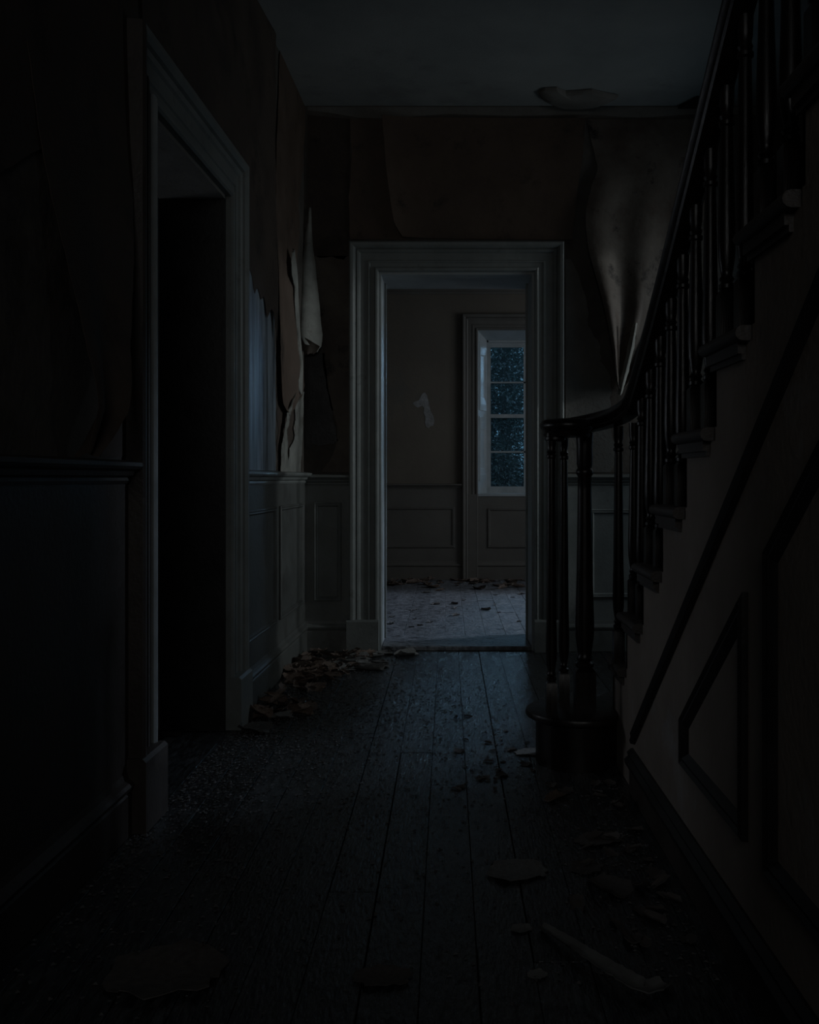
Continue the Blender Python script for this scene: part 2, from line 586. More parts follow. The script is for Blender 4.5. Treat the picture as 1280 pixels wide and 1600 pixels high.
def casing(T, a0, a1, zh, parent, mat, zp=0.19, scale=1.0, plinth=True, z_floor=0.0, near=None):
    P = [(w * scale, o) for w, o in CASE]
    W = P[-1][0]
    z0 = z_floor + (zp if plinth else 0)
    head = mat
    for s, a in ((-1, a0), (1, a1)):
        mat = near if (near and s < 0) else head
        m = MB(T)
        m.rings([[(a + s * w, o, z0) for w, o in P], [(a + s * w, o, zh + w) for w, o in P]])
        m.build('casing_side', mat, parent)
        if plinth:
            m = MB(T)
            lo, hi = sorted((a - s * 0.002, a + s * (W + 0.012)))
            m.rings([[(lo, 0, z_floor), (hi, 0, z_floor), (hi, 0.062, z_floor), (lo, 0.062, z_floor)],
                     [(lo, 0, z0 - 0.01), (hi, 0, z0 - 0.01), (hi, 0.062, z0 - 0.01), (lo, 0.062, z0 - 0.01)],
                     [(lo, 0, z0), (hi, 0, z0), (hi, 0.052, z0), (lo, 0.052, z0)]])
            m.build('plinth_block', mat, parent)
    m = MB(T)
    m.rings([[(a0 - w, o, zh + w) for w, o in P], [(a1 + w, o, zh + w) for w, o in P]])
    m.build('casing_head', head, parent)


# doorway to the back room
d1 = structure(empty('door_1', (0.05, YD, 0)), 'open doorway with moulded grey casing leading to the far room', 'doorway')
casing(FW, DX0, DX1, DZ, d1, 'paint', zp=0.185)
for nm, b in (('jamb', (DX0, DX0 + 0.014)), ('jamb', (DX1 - 0.014, DX1))):
    MB().box(b[0], b[1], YD, YD2, 0, DZ).build(nm, 'sash_paint', d1)  # paler than the casing, bounce light put into the colour
MB().box(DX0 + 0.014, DX1 - 0.014, YD, YD2, DZ - 0.014, DZ).build('head_jamb', 'sash_paint', d1)  # soffit paler too, floor bounce put into its colour
# door stops
for b in ((DX0 + 0.014, DX0 + 0.026), (DX1 - 0.026, DX1 - 0.014)):
    MB().box(b[0], b[1], YD + 0.26, YD + 0.30, 0.03, DZ - 0.014).build('door_stop', 'paint', d1)
MB().box(DX0 + 0.014, DX1 - 0.014, YD + 0.01, YD2 - 0.01, 0.001, 0.024, 0.006).build('threshold', 'back_floor_wood', d1)
casing(lambda a, o, z: (a, YD2 + o, z), DX0, DX1, DZ, d1, 'back_paint', zp=0.2, z_floor=ZB)

# left doorway
d2 = structure(empty('door_2', (xl(3.3), 3.3, 0)), 'dark open doorway with moulded casing in the left wall', 'doorway')
casing(LW, LY0, LY1, LZ, d2, 'paint', zp=0.21, scale=1.06, near='old_paint')
MB(LW).rings([[(LY0 - w, o, 0.21) for w, o in ((-0.002, 0), (-0.002, 0.026), (0.006, 0.034), (0.018, 0.036), (0.027, 0.029), (0.029, 0.0))],
              [(LY0 - w, o, LZ + w) for w, o in ((-0.002, 0), (-0.002, 0.026), (0.006, 0.034), (0.018, 0.036), (0.027, 0.029), (0.029, 0.0))]]).build('lit_bead', 'sash_paint', d2)  # pale bead, the blue edge highlight put into its colour
MB(LW).box(LY0, LY0 + 0.014, -LT, 0, 0, LZ).build('jamb', 'dark_moulding', d2)  # near-black, shade inside the doorway put into the colour
MB(LW).box(LY1 - 0.014, LY1, -LT, 0, 0, LZ).build('jamb', 'dark_moulding', d2)  # same painted shade on the far jamb
MB(LW).box(LY0 + 0.014, LY1 - 0.014, -LT, 0, LZ - 0.014, LZ).build('head_jamb', 'plaster_strip', d2)  # lighter soffit, its lit look put into the colour

RAIL = [(0, 0), (0.012, 0), (0.016, 0.008), (0.014, 0.016), (0.026, 0.022), (0.030, 0.034), (0.044, 0.040), (0.050, 0.048), (0.048, 0.058),
        (0.030, 0.062), (0, 0.066)]
BASE = [(0, 0), (0.022, 0), (0.022, 0.115), (0.018, 0.122), (0.026, 0.128), (0.030, 0.140), (0.024, 0.150), (0.014, 0.158), (0.010, 0.175), (0, 0.178)]
CW = 0.170 * 1.06
LYa, LYb = LY0 - CW, LY1 + CW


def trim(name, T, prof, a0, a1, z0, mat, label):
    return structure(MB(T).hmould(prof, a0, a1, z0).build(name, mat), label, 'moulding')


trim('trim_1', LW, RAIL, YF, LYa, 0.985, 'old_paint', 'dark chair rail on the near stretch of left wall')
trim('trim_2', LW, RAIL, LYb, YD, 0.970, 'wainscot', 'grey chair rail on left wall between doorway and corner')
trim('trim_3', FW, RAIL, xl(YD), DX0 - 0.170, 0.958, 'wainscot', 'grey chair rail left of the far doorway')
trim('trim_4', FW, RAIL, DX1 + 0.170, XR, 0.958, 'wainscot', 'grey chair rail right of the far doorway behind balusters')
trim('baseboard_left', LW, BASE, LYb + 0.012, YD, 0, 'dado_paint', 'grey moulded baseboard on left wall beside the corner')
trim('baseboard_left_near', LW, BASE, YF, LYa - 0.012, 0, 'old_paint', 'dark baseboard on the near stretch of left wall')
trim('baseboard_back_left', FW, BASE, xl(YD), DX0 - 0.182, 0, 'wainscot', 'grey baseboard left of the far doorway')
trim('baseboard_back_right', FW, BASE, DX1 + 0.182, XR, 0, 'wainscot', 'grey baseboard right of the far doorway')

PAN = [(0, 0), (0, 0.010), (0.006, 0.014), (0.012, 0.010), (0.018, 0.012), (0.024, 0.004), (0.026, 0)]


def dado(T, a0, a1, z0, z1, parent, mat):           # painted boarding under the chair rail
    return MB(T).box(a0, a1, 0, 0.008, z0, z1).build('dado_board', mat, parent)


def panel(T, a0, a1, z0, z1, parent, mat, o=0.008):
    f = lambda a, oo, z: T(a, oo + o, z)
    return MB(f).frame([(a0, z0), (a1, z0), (a1, z1), (a0, z1)], PAN).build('panel_moulding', mat, parent)


b = dado(LW, LYb, YD - 0.001, 0.17, 0.975, wl, 'dado_paint')
panel(LW, LYb + 0.10, 4.70, 0.29, 0.86, b, 'dado_paint')
panel(LW, 4.80, YD - 0.11, 0.29, 0.86, b, 'dado_paint')
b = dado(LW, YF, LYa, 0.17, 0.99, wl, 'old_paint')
b = dado(FW, xl(YD) + 0.001, DX0 - 0.17, 0.17, 0.965, wb, 'wainscot')
panel(FW, -0.775, -0.615, 0.29, 0.86, b, 'wainscot')
b = dado(FW, DX1 + 0.17, XR, 0.17, 0.965, wb, 'wainscot_lit')
panel(FW, 0.82, 1.75, 0.31, 0.82, b, 'wainscot_lit')

# ---- back room wainscot
b = MB(BW).box(-2.2, 0.135, 0, 0.008, 0.15, 0.93).build('dado_board', 'back_paint', wf)
panel(BW, -1.75, -0.85, 0.33, 0.72, b, 'back_paint')
panel(BW, -0.70, 0.065, 0.33, 0.72, b, 'back_paint')
RAIL2 = [(o, z * 0.8) for o, z in RAIL]
trim('trim_5', BW, RAIL2, -2.2, 0.135, 0.895, 'back_paint', 'chair rail on the far wall of the back room')
trim('baseboard_far', BW, BASE, -2.2, 0.135, ZB, 'back_paint', 'baseboard of the far wall left of the window')
trim('baseboard_far_window', BW, BASE, 0.29, 2.7, ZB, 'back_paint', 'baseboard of the far wall under the window')

# ---- the far window
w1 = structure(empty('window_1', (0.94, YB, WZ0)), 'tall sash window with small dirty panes in the far room', 'window')
casing(BW, WX0, WX1, WZ1, w1, 'back_paint', plinth=False, z_floor=ZB, scale=0.9)
SY = YB + 0.26                                       # room face of the sash
FX0, FX1, FZ0, FZ1 = 0.385, 1.505, 0.85, 2.365
for s, a, c in ((1, WX0, FX0), (-1, WX1, FX1)):
    q = [(a, YB), (c, SY), (c - s * 0.02, SY), (a - s * 0.001, YB + 0.02)]
    li = MB().rings([[(x, y, WZ0) for x, y in q], [(x, y, WZ1) for x, y in q]]).build('reveal_lining', 'sash_paint', w1)
    f = (lambda a_, c_, s_: (lambda t, o, z: (a_ + (c_ - a_) * t + s_ * o * 0.94, YB + (SY - YB) * t, z)))(a, c, s)
    for z0, z1 in ((0.97, 1.60), (1.66, 2.32)):
        MB(f).frame([(0.12, z0), (0.88, z0), (0.88, z1), (0.12, z1)],
                    [(0, 0), (0, 0.008), (0.06, 0.012), (0.12, 0.004), (0.13, 0)]).build('shutter_panel', 'sash_paint', li)
MB().rings([[(WX0, YB, WZ1), (WX0, SY, FZ1), (WX0, SY, WZ1 + 0.01), (WX0, YB, WZ1 + 0.01)],
            [(WX1, YB, WZ1), (WX1, SY, FZ1), (WX1, SY, WZ1 + 0.01), (WX1, YB, WZ1 + 0.01)]]).build('soffit', 'sash_paint', w1)
MB().box(WX0 - 0.005, WX1 + 0.005, YB - 0.015, SY + 0.06, WZ0 - 0.02, WZ0 + 0.005, 0.004).build('window_sill', 'sash_paint', w1)
# sashes: upper sash further out, lower sash nearer
ZM = 1.616
colx = [(0.4265, 0.755), (0.775, 1.1), (1.12, 1.4485)]
fr = MB()
fr.box(FX0 - 0.06, FX0 + 0.016, SY, SY + 0.1, WZ0, WZ1)
fr.box(FX1 - 0.016, FX1 + 0.06, SY, SY + 0.1, WZ0, WZ1)
fr.box(FX0 - 0.06, FX1 + 0.06, SY, SY + 0.1, FZ1 - 0.02, WZ1)
fr.build('window_frame', 'sash_paint', w1)
for nm, y0, z0, z1, rb, rt, zm in (('lower_sash', SY + 0.012, 0.85, ZM + 0.018, 0.067, 0.036, 1.26), ('upper_sash', SY + 0.048, ZM - 0.018, 2.35, 0.036, 0.048, 1.953)):
    y1 = y0 + 0.034
    s = MB()
    s.box(FX0 + 0.016, colx[0][0], y0, y1, z0, z1)
    s.box(colx[2][1], FX1 - 0.016, y0, y1, z0, z1)
    s.box(colx[0][0], colx[2][1], y0, y1, z0, z0 + rb)
    s.box(colx[0][0], colx[2][1], y0, y1, z1 - rt, z1)
    so = s.build(nm, 'sash_paint', w1)
    zr = [(z0 + rb, zm - 0.008), (zm + 0.008, z1 - rt)]
    MB().box(colx[0][0], colx[2][1], y0 + 0.004, y1 - 0.004, zm - 0.008, zm + 0.008).build('glazing_bar', 'sash_paint', so)
    for k in (0, 1):
        MB().box(colx[k][1], colx[k + 1][0], y0 + 0.004, y1 - 0.004, z0 + rb, z1 - rt).build('glazing_bar', 'sash_paint', so)
    for (a, c) in colx:
        for (e, f_) in zr:
            MB().box(a, c, y0 + 0.015, y0 + 0.018, e, f_).build('pane', 'dirty_glass', so)
# panelled pilaster foot and apron under the window
MB(BW).box(0.137, 0.288, 0, 0.03, ZB, WZ0 + 0.0).build('pilaster_foot', 'back_paint', wf)
ap = MB(BW).box(0.29, 2.7, 0, 0.006, 0.15, 0.82).build('apron_board', 'back_paint', wf)
panel(BW, 0.385, 1.50, 0.33, 0.71, ap, 'back_paint', o=0.006)


def side_window(name, xw, y0, y1, z0, z1, label, cols=2, rows=3):
    w = structure(empty(name, (xw, (y0 + y1) / 2, z0)), label, 'window')
    m = MB()
    xa, xb = xw + 0.16, xw + 0.20
    m.box(xa, xb, y0, y0 + 0.045, z0, z1)
    m.box(xa, xb, y1 - 0.045, y1, z0, z1)
    m.box(xa, xb, y0, y1, z0, z0 + 0.06)
    m.box(xa, xb, y0, y1, z1 - 0.05, z1)
    m.build('window_frame', 'sash_paint', w)
    for k in range(1, cols):
        y = y0 + (y1 - y0) * k / cols
        MB().box(xa + 0.005, xb - 0.005, y - 0.01, y + 0.01, z0 + 0.06, z1 - 0.05).build('glazing_bar', 'sash_paint', w)
    for k in range(1, rows):
        z = z0 + (z1 - z0) * k / rows
        MB().box(xa + 0.005, xb - 0.005, y0 + 0.045, y1 - 0.045, z - 0.01, z + 0.01).build('glazing_bar', 'sash_paint', w)
    MB().box(xw - 0.02, xa, y0 - 0.02, y1 + 0.02, z0 - 0.03, z0).build('window_sill', 'sash_paint', w)
    return w


side_window('window_2', RX, RY0, RY1, RZ0, RZ1, 'side window lighting the far room from the right', 3, 4)
w4 = structure(empty('fill_window', (-3.15, 4.2, 0.8)), 'added unseen window for the side room fill', 'window')
MB().box(-3.18, -3.14, 4.18, 4.22, 0.8, 1.9).build('glazing_bar', 'sash_paint', w4)
MB().box(-3.18, -3.14, 3.65, 4.75, 1.33, 1.37).build('glazing_bar', 'sash_paint', w4)
side_window('window_3', XR, HY0, HY1, HZ0, HZ1, 'narrow hall window in the right wall', 2, 3)

# a pale scar of bare plaster on the far wall
pts = [(657, 621), (660, 615), (664, 613), (667, 617), (669, 625), (671, 634), (673, 642), (677, 650), (679, 658), (677, 665), (673, 666), (670, 669), (666, 667),
       (664, 660), (665, 652), (662, 645), (663, 637), (659, 634), (653, 637), (648, 634), (645, 630), (649, 627), (654, 626)]
poly = [((px - VX) * YB / F, CAMZ - (py - VY) * YB / F) for px, py in pts]
MB(BW).prism(poly, 0.0, 0.003).build('plaster_patch', 'pale_patch', wf)['label'] = 'pale scar of scraped plaster'

# ================================================================== WALLPAPER


def lerp_poly(pl, t):
    n = len(pl) - 1
    x = min(max(t, 0), 0.99999) * n
    i = int(x)
    f = x - i
    a, b = pl[i], pl[i + 1]
    return tuple(a[k] + (b[k] - a[k]) * f for k in range(len(a)))


def smooth_poly(pl, t):
    n = len(pl) - 1
    x = min(max(t, 0), 0.99999) * n
    i = int(x)
    f = x - i
    p0, p1, p2, p3 = pl[max(i - 1, 0)], pl[i], pl[i + 1], pl[min(i + 2, n)]
    out = []
    for k in range(len(p1)):
        a, b, c, d = p0[k], p1[k], p2[k], p3[k]
        out.append(0.5 * (2 * b + (c - a) * f + (2 * a - 5 * b + 4 * c - d) * f * f + (3 * b - a - 3 * c + d) * f ** 3))
    return tuple(out)


def sheet(name, wall, left, right, off, mat, parent=None, nu=14, nv=40, rag=(0, 0, 3.0), seed=1, thick=0.0016, label=None, cat='wallpaper'):
    """a sheet of paper given by its two side edges (photo pixels on the wall); off(u, v) = distance from the wall.
    rag: ragged amplitude in pixels on the (left, right, bottom) edges"""
    r = random.Random(seed)

    def rough_line(n, step):
        k = [r.uniform(-1, 1) for _ in range(n // step + 3)]
        return [k[i // step] + (k[i // step + 1] - k[i // step]) * (i % step) / step + r.uniform(-0.22, 0.22) for i in range(n + 1)]

    lj, rj, bj = rough_line(nv, 4), rough_line(nv, 4), rough_line(nu, 2)
    pts = []
    for j in range(nv + 1):
        v = j / nv
        l, q = smooth_poly(left, v), smooth_poly(right, v)
        for i in range(nu + 1):
            u = i / nu
            px = l[0] + (q[0] - l[0]) * u + lj[j] * rag[0] * (1 - u) ** 4 + rj[j] * rag[1] * u ** 4
            py = l[1] + (q[1] - l[1]) * u + bj[i] * rag[2] * max(0, v - 0.85) / 0.15
            o = max(off(u, v), 0.0015)
            if wall == 'L':
                a, z = px_left(px, py)
                pts.append(((a, o, min(z, ZC - 0.002)), LW))
            else:
                a, z = px_far(px, py)
                pts.append(((a, o, min(z, ZC - 0.002)), FW))
    m = MB()
    W = nu + 1
    n0 = len(pts)
    front = [T(*p) for p, T in pts]
    back = [T(p[0], p[1] - thick, p[2]) for p, T in pts]
    fs = []
    for j in range(nv):
        for i in range(nu):
            a, b_, c, d = j * W + i, j * W + i + 1, (j + 1) * W + i + 1, (j + 1) * W + i
            fs.append((a, b_, c, d))
            fs.append((n0 + d, n0 + c, n0 + b_, n0 + a))
    rim = [i for i in range(W)] + [j * W + nu for j in range(1, nv + 1)] + [nv * W + i for i in range(nu - 1, -1, -1)] + [j * W for j in range(nv - 1, 0, -1)]
    for k in range(len(rim)):
        a, b_ = rim[k], rim[(k + 1) % len(rim)]
        fs.append((a, n0 + a, n0 + b_, b_))
    m.add(front + back, fs)
    o = m.build(name, mat, parent, smooth=True)
    if parent is None:
        tag(o, label, cat)
    elif label:
        o['label'] = label
    return o


def flat(u, v):
    return 0.002


S2 = lambda t: t * t * (3 - 2 * t)

# --- glued paper, near part of the left wall and over the left doorway (parts of the wall)
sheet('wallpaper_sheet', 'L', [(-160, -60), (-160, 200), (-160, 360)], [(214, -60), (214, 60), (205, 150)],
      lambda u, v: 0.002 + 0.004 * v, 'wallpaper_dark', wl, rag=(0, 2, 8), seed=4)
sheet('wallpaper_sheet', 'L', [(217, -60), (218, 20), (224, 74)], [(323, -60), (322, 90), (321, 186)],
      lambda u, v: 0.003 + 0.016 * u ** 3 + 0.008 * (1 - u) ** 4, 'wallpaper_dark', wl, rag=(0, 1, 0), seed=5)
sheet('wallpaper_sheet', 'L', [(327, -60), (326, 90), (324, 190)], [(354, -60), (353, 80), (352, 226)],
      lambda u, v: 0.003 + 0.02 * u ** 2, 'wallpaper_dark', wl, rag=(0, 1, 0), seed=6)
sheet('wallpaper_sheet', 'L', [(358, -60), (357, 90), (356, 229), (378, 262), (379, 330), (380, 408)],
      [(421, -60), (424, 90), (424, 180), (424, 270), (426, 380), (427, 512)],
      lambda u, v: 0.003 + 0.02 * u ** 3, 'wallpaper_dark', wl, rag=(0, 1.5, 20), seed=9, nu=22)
# --- scraped wall below it, bluish lining paper with vertical scratches
sheet('lining_paper', 'L', [(379, 380), (379, 500), (379, 620), (379, 736)], [(428, 380), (429, 500), (430, 620), (431, 742)],
      flat, 'bare_wall', wl, rag=(0, 1, 0), seed=8, label='scraped bluish wall with vertical scratches')
sheet('lining_paper', 'L', [(433, 600), (433, 660), (433, 738)], [(471, 600), (471, 660), (471, 740)],
      flat, 'wallpaper_dark', wl, rag=(2, 1, 0), seed=9, label='dark exposed wall beside the corner')

# --- the hanging flap on the near left wall
sheet('wallpaper_flap', 'L', [(40, 60), (58, 240), (76, 360), (90, 480), (98, 580), (96, 640), (104, 708)],
      [(206, 60), (200, 240), (188, 360), (172, 480), (156, 585), (136, 650), (112, 710)],
      lambda u, v: 0.004 + 0.075 * S2(v) + 0.018 * v * math.sin(u * 7.5) - 0.05 * max(0, v - 0.82) / 0.18 + 0.02 * v * (2 * u - 1) ** 2,
      'wallpaper_dark', rag=(3, 3, 5), seed=12,
      label='dark pointed flap of wallpaper hanging above the near left chair rail')
sheet('wallpaper_sheet', 'L', [(168, 300), (164, 480), (160, 590), (158, 714)], [(203, 300), (203, 480), (203, 590), (203, 714)],
      flat, 'wallpaper_dark', wl, rag=(4, 0, 0), seed=15)

# --- the long strip hanging free beside the corner
sheet('wallpaper_flap', 'L', [(437, 62), (431, 180), (428, 300), (429, 420), (431, 540), (433, 620), (443, 655)],
      [(478, 168), (472, 250), (461, 330), (454, 420), (456, 510), (461, 590), (459, 615)],
      lambda u, v: 0.006 + 0.03 * S2(min(1, v * 1.3)) * (0.35 + 0.65 * u) + 0.012 * math.sin(u * 8 + 1.5 * v) * v + 0.01 * max(0, v - 0.6),
      'wallpaper', rag=(2, 4, 10), seed=21,
      label='long brown strip of wallpaper peeling off left wall beside the corner')
# pale torn edge rolled back along the strip
sheet('wallpaper_flap', 'L', [(443, 392), (445, 430), (449, 470), (452, 520), (456, 570), (454, 614)],
      [(444.5, 388), (451, 425), (452, 470), (454.5, 520), (459, 570), (459, 614)],
      lambda u, v: 0.042 + 0.014 * math.sin(u * 3.1), 'wallpaper_back', rag=(1.2, 1.2, 4), seed=22, nu=6,
      label='narrow rolled pale edge of the long torn wallpaper strip')
# torn slivers below
sheet('wallpaper_flap', 'L', [(452, 612), (443, 640), (438, 670), (435, 700), (434, 738)],
      [(454, 614), (446, 645), (443, 672), (443, 700), (446, 738)],
      lambda u, v: 0.016 + 0.016 * (1 - v) + 0.006 * math.sin(u * 6), 'wallpaper_back', rag=(1.5, 2, 1), seed=23, nu=6,
      label='left pale sliver of torn wallpaper just above the corner chair rail')
sheet('wallpaper_flap', 'L', [(462, 620), (459, 650), (457, 680), (450, 706), (445, 738)],
      [(467, 612), (468, 650), (467, 690), (468, 715), (468, 738)],
      lambda u, v: 0.010 + 0.02 * (1 - v) * u + 0.006 * math.sin(u * 6), 'wallpaper_back', rag=(2, 1, 1), seed=26, nu=6,
      label='right pale tongue of torn wallpaper just above the corner chair rail')
# pale curl in the corner
sheet('wallpaper_flap', 'F', [(483, 325), (478, 375), (473, 425), (470, 480), (469, 515), (473, 531)],
      [(486, 325), (490, 385), (496, 435), (501, 485), (505, 525), (504, 549)],
      lambda u, v: 0.01 + 0.12 * S2(v) * (1 - 0.45 * u) + 0.03 * math.sin(u * 5.0) * v, 'wallpaper_back', rag=(1, 1, 8), seed=24, nu=10,
      label='pale curled wallpaper tongue hanging in the corner left of the doorway')
sheet('wallpaper_flap', 'F', [(474, 528), (474, 542), (479, 559)], [(503, 545), (498, 552), (491, 556)],
      lambda u, v: 0.12 - 0.05 * v + 0.02 * math.sin(u * 4), 'wallpaper_mouldy', rag=(1, 1, 3), seed=25, nu=8, nv=8,
      label='small folded scrap under the pale corner curl')

# --- doorway wall: glued paper
sheet('wallpaper_sheet', 'F', [(488, 400), (498, 480), (506, 560), (517, 630), (528, 690), (500, 738)],
      [(547, 400), (546, 480), (546, 560), (546, 630), (546, 690), (546, 738)], flat, 'wallpaper_mouldy', wb, rag=(3, 0, 0), seed=31)
sheet('wallpaper_sheet', 'F', [(481, 180), (481, 300), (482, 400)], [(547, 186), (546, 300), (546, 402)], flat, 'wallpaper_dark', wb, rag=(0, 0, 5), seed=35)
sheet('wallpaper_sheet', 'F', [(473, 548), (473, 620), (474, 700)], [(506, 552), (517, 625), (528, 690)], flat, 'dark_moulding', wb, rag=(0, 2, 6), seed=36)  # near-black patch in the torn area left of the doorway
sheet('wallpaper_sheet', 'F', [(549, 186), (549, 250), (546, 320), (546, 374)], [(640, 188), (640, 250), (640, 320), (640, 374)],
      lambda u, v: 0.002 + 0.006 * (1 - u) ** 4, 'wallpaper', wb, rag=(2, 0, 0), seed=32)
sheet('wallpaper_sheet', 'F', [(597, 183), (602, 240), (609, 310), (618, 352), (630, 372)], [(915, 186), (910, 240), (902, 300), (897, 340), (894, 376)],
      lambda u, v: 0.006 + 0.028 * (1 - u) ** 14 + 0.012 * u ** 8, 'wallpaper', wb, rag=(1, 1, 0), seed=33, nu=30)
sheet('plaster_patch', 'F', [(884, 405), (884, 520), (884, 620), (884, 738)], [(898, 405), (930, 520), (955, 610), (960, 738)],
      lambda u, v: 0.004, 'plaster_strip', wb, rag=(0, 7, 0), seed=37, nu=10)  # bare plaster, coloured paler to make up for light the flap blocks
sheet('wallpaper_sheet', 'F', [(884, 560), (884, 620), (884, 738)], [(1090, 420), (1090, 600), (1090, 738)], flat, 'wallpaper_mouldy', wb, rag=(0, 0, 0), seed=34)
# pale strip of bare plaster along the ceiling
poly = [px_far(px, py) for px, py in ((481, 167), (1200, 167), (1200, 180), (1090, 178), (1000, 184), (915, 179), (800, 181), (700, 178), (610, 185), (560, 184), (520, 177), (481, 172))]
MB(FW).prism(poly, 0, 0.001).build('plaster_strip', 'plaster_strip', wb)

# --- the big flap right of the doorway


def flap_off(u, v):
    g = S2(min(1, v * 1.25))
    o = 0.004 + g * (0.085 * (1 - u) ** 1.2 + 0.02)
    o += 0.028 * g * math.sin(6 + u * 15 + 0.8 * v) * (1 - 0.4 * u)
    return o


sheet('wallpaper_flap', 'F',
      [(917, 186), (930, 243), (932, 266), (921, 300), (913, 340), (918, 400), (931, 452), (942, 500), (950, 545), (957, 590), (962, 612)],
      [(1120, 186), (1120, 226), (1116, 262), (1108, 300), (1098, 340), (1084, 400), (1064, 452), (1042, 500), (1012, 545), (988, 590), (972, 612)],
      flap_off, 'wallpaper_mouldy', rag=(1.5, 2, 3), seed=41, nu=40, nv=60,
      label='large pleated mouldy wallpaper flap hanging right of the doorway')
sheet('wallpaper_flap', 'F', [(984, 510), (975, 550), (966, 590), (962, 618)], [(990, 510), (985, 550), (975, 590), (967, 618)],
      lambda u, v: 0.11 + 0.02 * math.sin(u * 3) - 0.02 * v, 'wallpaper_back', rag=(1, 1, 2), seed=42, nu=6,
      label='pale turned edge at the foot of the big right flap')

# --- ceiling damage: sagging skin of plaster
pts = [(842, 142), (852, 136), (870, 135), (884, 141), (905, 140), (925, 138), (945, 143), (966, 147), (950, 155), (930, 162), (905, 164), (880, 163), (860, 157), (847, 150)]


def ceil_pt(px, py, dz=0.0):
    y = F * (ZC - CAMZ) / (VY - py)
    return ((px - VX) * y / F, y, ZC - dz)


cen = ceil_pt(905, 150)
ring = [ceil_pt(*p) for p in pts]
m = MB()
rs = []
for s, dz in ((1.0, 0.003), (1.0, 0.016), (0.93, 0.030), (0.6, 0.040), (0.2, 0.042)):
    rs.append([(cen[0] + (p[0] - cen[0]) * s, min(cen[1] + (p[1] - cen[1]) * s, YD - 0.004), ZC - dz) for p in ring])
m.rings(rs)
m.build('plaster_flap', 'plaster_strip', ce, smooth=True)['label'] = 'sagging blister of loose plaster'
r3 = [ceil_pt(*p) for p in ((1060, 164.5), (1074, 158), (1090, 149), (1100, 152), (1110, 164.5))]
m = MB()
m.rings([[(x, min(y, YD - 0.003), z - 0.002) for x, y, z in r3], [(x, min(y, YD - 0.003), z - 0.02) for x, y, z in r3]])
m.build('plaster_flap', 'dark_moulding', ce)['label'] = 'dark torn patch by the corner'

# ================================================================== STAIRCASE
st = tag(empty('staircase', (1.2, 2.0, 0)), 'dark wooden staircase rising along the right with scrolled handrail', 'staircase')
RISE, GO = 0.1855, 0.262
Y3 = 3.20                                            # nosing line of the third tread


def nos(n):
    return Y3 - (n - 3) * GO


NT = 16
TH = 0.030
SX1 = XR - 0.02
for n in range(2, NT + 1):
    yn, z = nos(n), n * RISE
    # tread with a bullnose front and a returned bullnose end, scotia under it
    y_back = yn - GO - 0.02
    xe = XS - 0.030
    r = TH / 2
    prof = [(yn + r * math.sin(t) - r, z - r + r * math.cos(t)) for t in [math.pi * k / 6 for k in range(7)]]
    m = MB()
    rows = []
    for k in range(7):                               # end rounded the same way
        t = math.pi * k / 6
        ox = r - r * math.sin(t)
        zz = z - r + r * math.cos(t)
        rows.append([(xe + ox, yn - ox, zz), (xe + ox, y_back, zz), (SX1, y_back, zz), (SX1, yn - ox, zz)])
    m.rings(rows)
    t_o = m.build('tread', 'tread_wood', st, smooth=True)
    m = MB()
    m.box(XS - 0.016, SX1, yn - 0.045, yn - 0.022, z - TH - 0.022, z - TH)
    m.box(XS - 0.016, XS, y_back + 0.03, yn - 0.045, z - TH - 0.022, z - TH)
    m.box(XS - 0.008, XS, y_back + 0.03, yn - 0.022, z - TH - 0.034, z - TH - 0.022)
    m.build('scotia', 'tread_wood', t_o)
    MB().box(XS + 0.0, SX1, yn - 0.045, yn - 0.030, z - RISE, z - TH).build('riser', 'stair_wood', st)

# curtail step with a round end
cx, cy, cr = 0.462, 3.405, 0.185


def curtail(r, y1):
    out = [(SX1, y1), (SX1, nos(1) - GO - 0.02), (XS + 0.06, nos(1) - GO - 0.02)]
    seg = 28
    a0, a1 = -62, -298
    for k in range(seg + 1):
        a = math.radians(a0 + (a1 - a0) * k / seg)
        out.append((cx + r * math.cos(a), cy + r * math.sin(a)))
    out.append((XS + 0.06, y1))
    return out


z = RISE
rr = [(0.172, z - TH - 0.0), (0.185, z - TH + 0.008), (0.187, z - 0.014), (0.183, z - 0.004), (0.174, z)]
m = MB()
m.rings([[(x, y, zz) for x, y in curtail(r, nos(1) + (r - 0.185))] for r, zz in rr])
m.build('curtail_tread', 'stair_wood', st, smooth=True)
m = MB()
m.rings([[(x, y, zz) for x, y in curtail(0.150, nos(1) - 0.035)] for zz in (0.0, z - TH)])
m.build('curtail_riser', 'stair_wood', st, smooth=True)

# string / spandrel face
SL = RISE / GO
out = [(nos(2) - 0.03, 0.0)]
for n in range(2, NT + 1):
    out += [(nos(n) - 0.03, n * RISE - TH), (nos(n + 1) - 0.03, n * RISE - TH)]
yend = nos(NT + 1) - 0.03
out.append((yend, 0.0))
mstr = MB(SW)
# concave outline: build it as one column per step
for n in range(2, NT + 1):
    ya, yb = nos(n + 1) - 0.03, nos(n) - 0.03
    mstr.box(ya, yb, -0.03, 0.0, 0.0, n * RISE - TH)
sp = mstr.build('spandrel', 'string_plaster', st)
sp['label'] = 'brown plastered stair side below the treads'
# diagonal band, base moulding and panel mouldings


def diag(y):
    return 0.173 + (3.01 - y) * 0.734


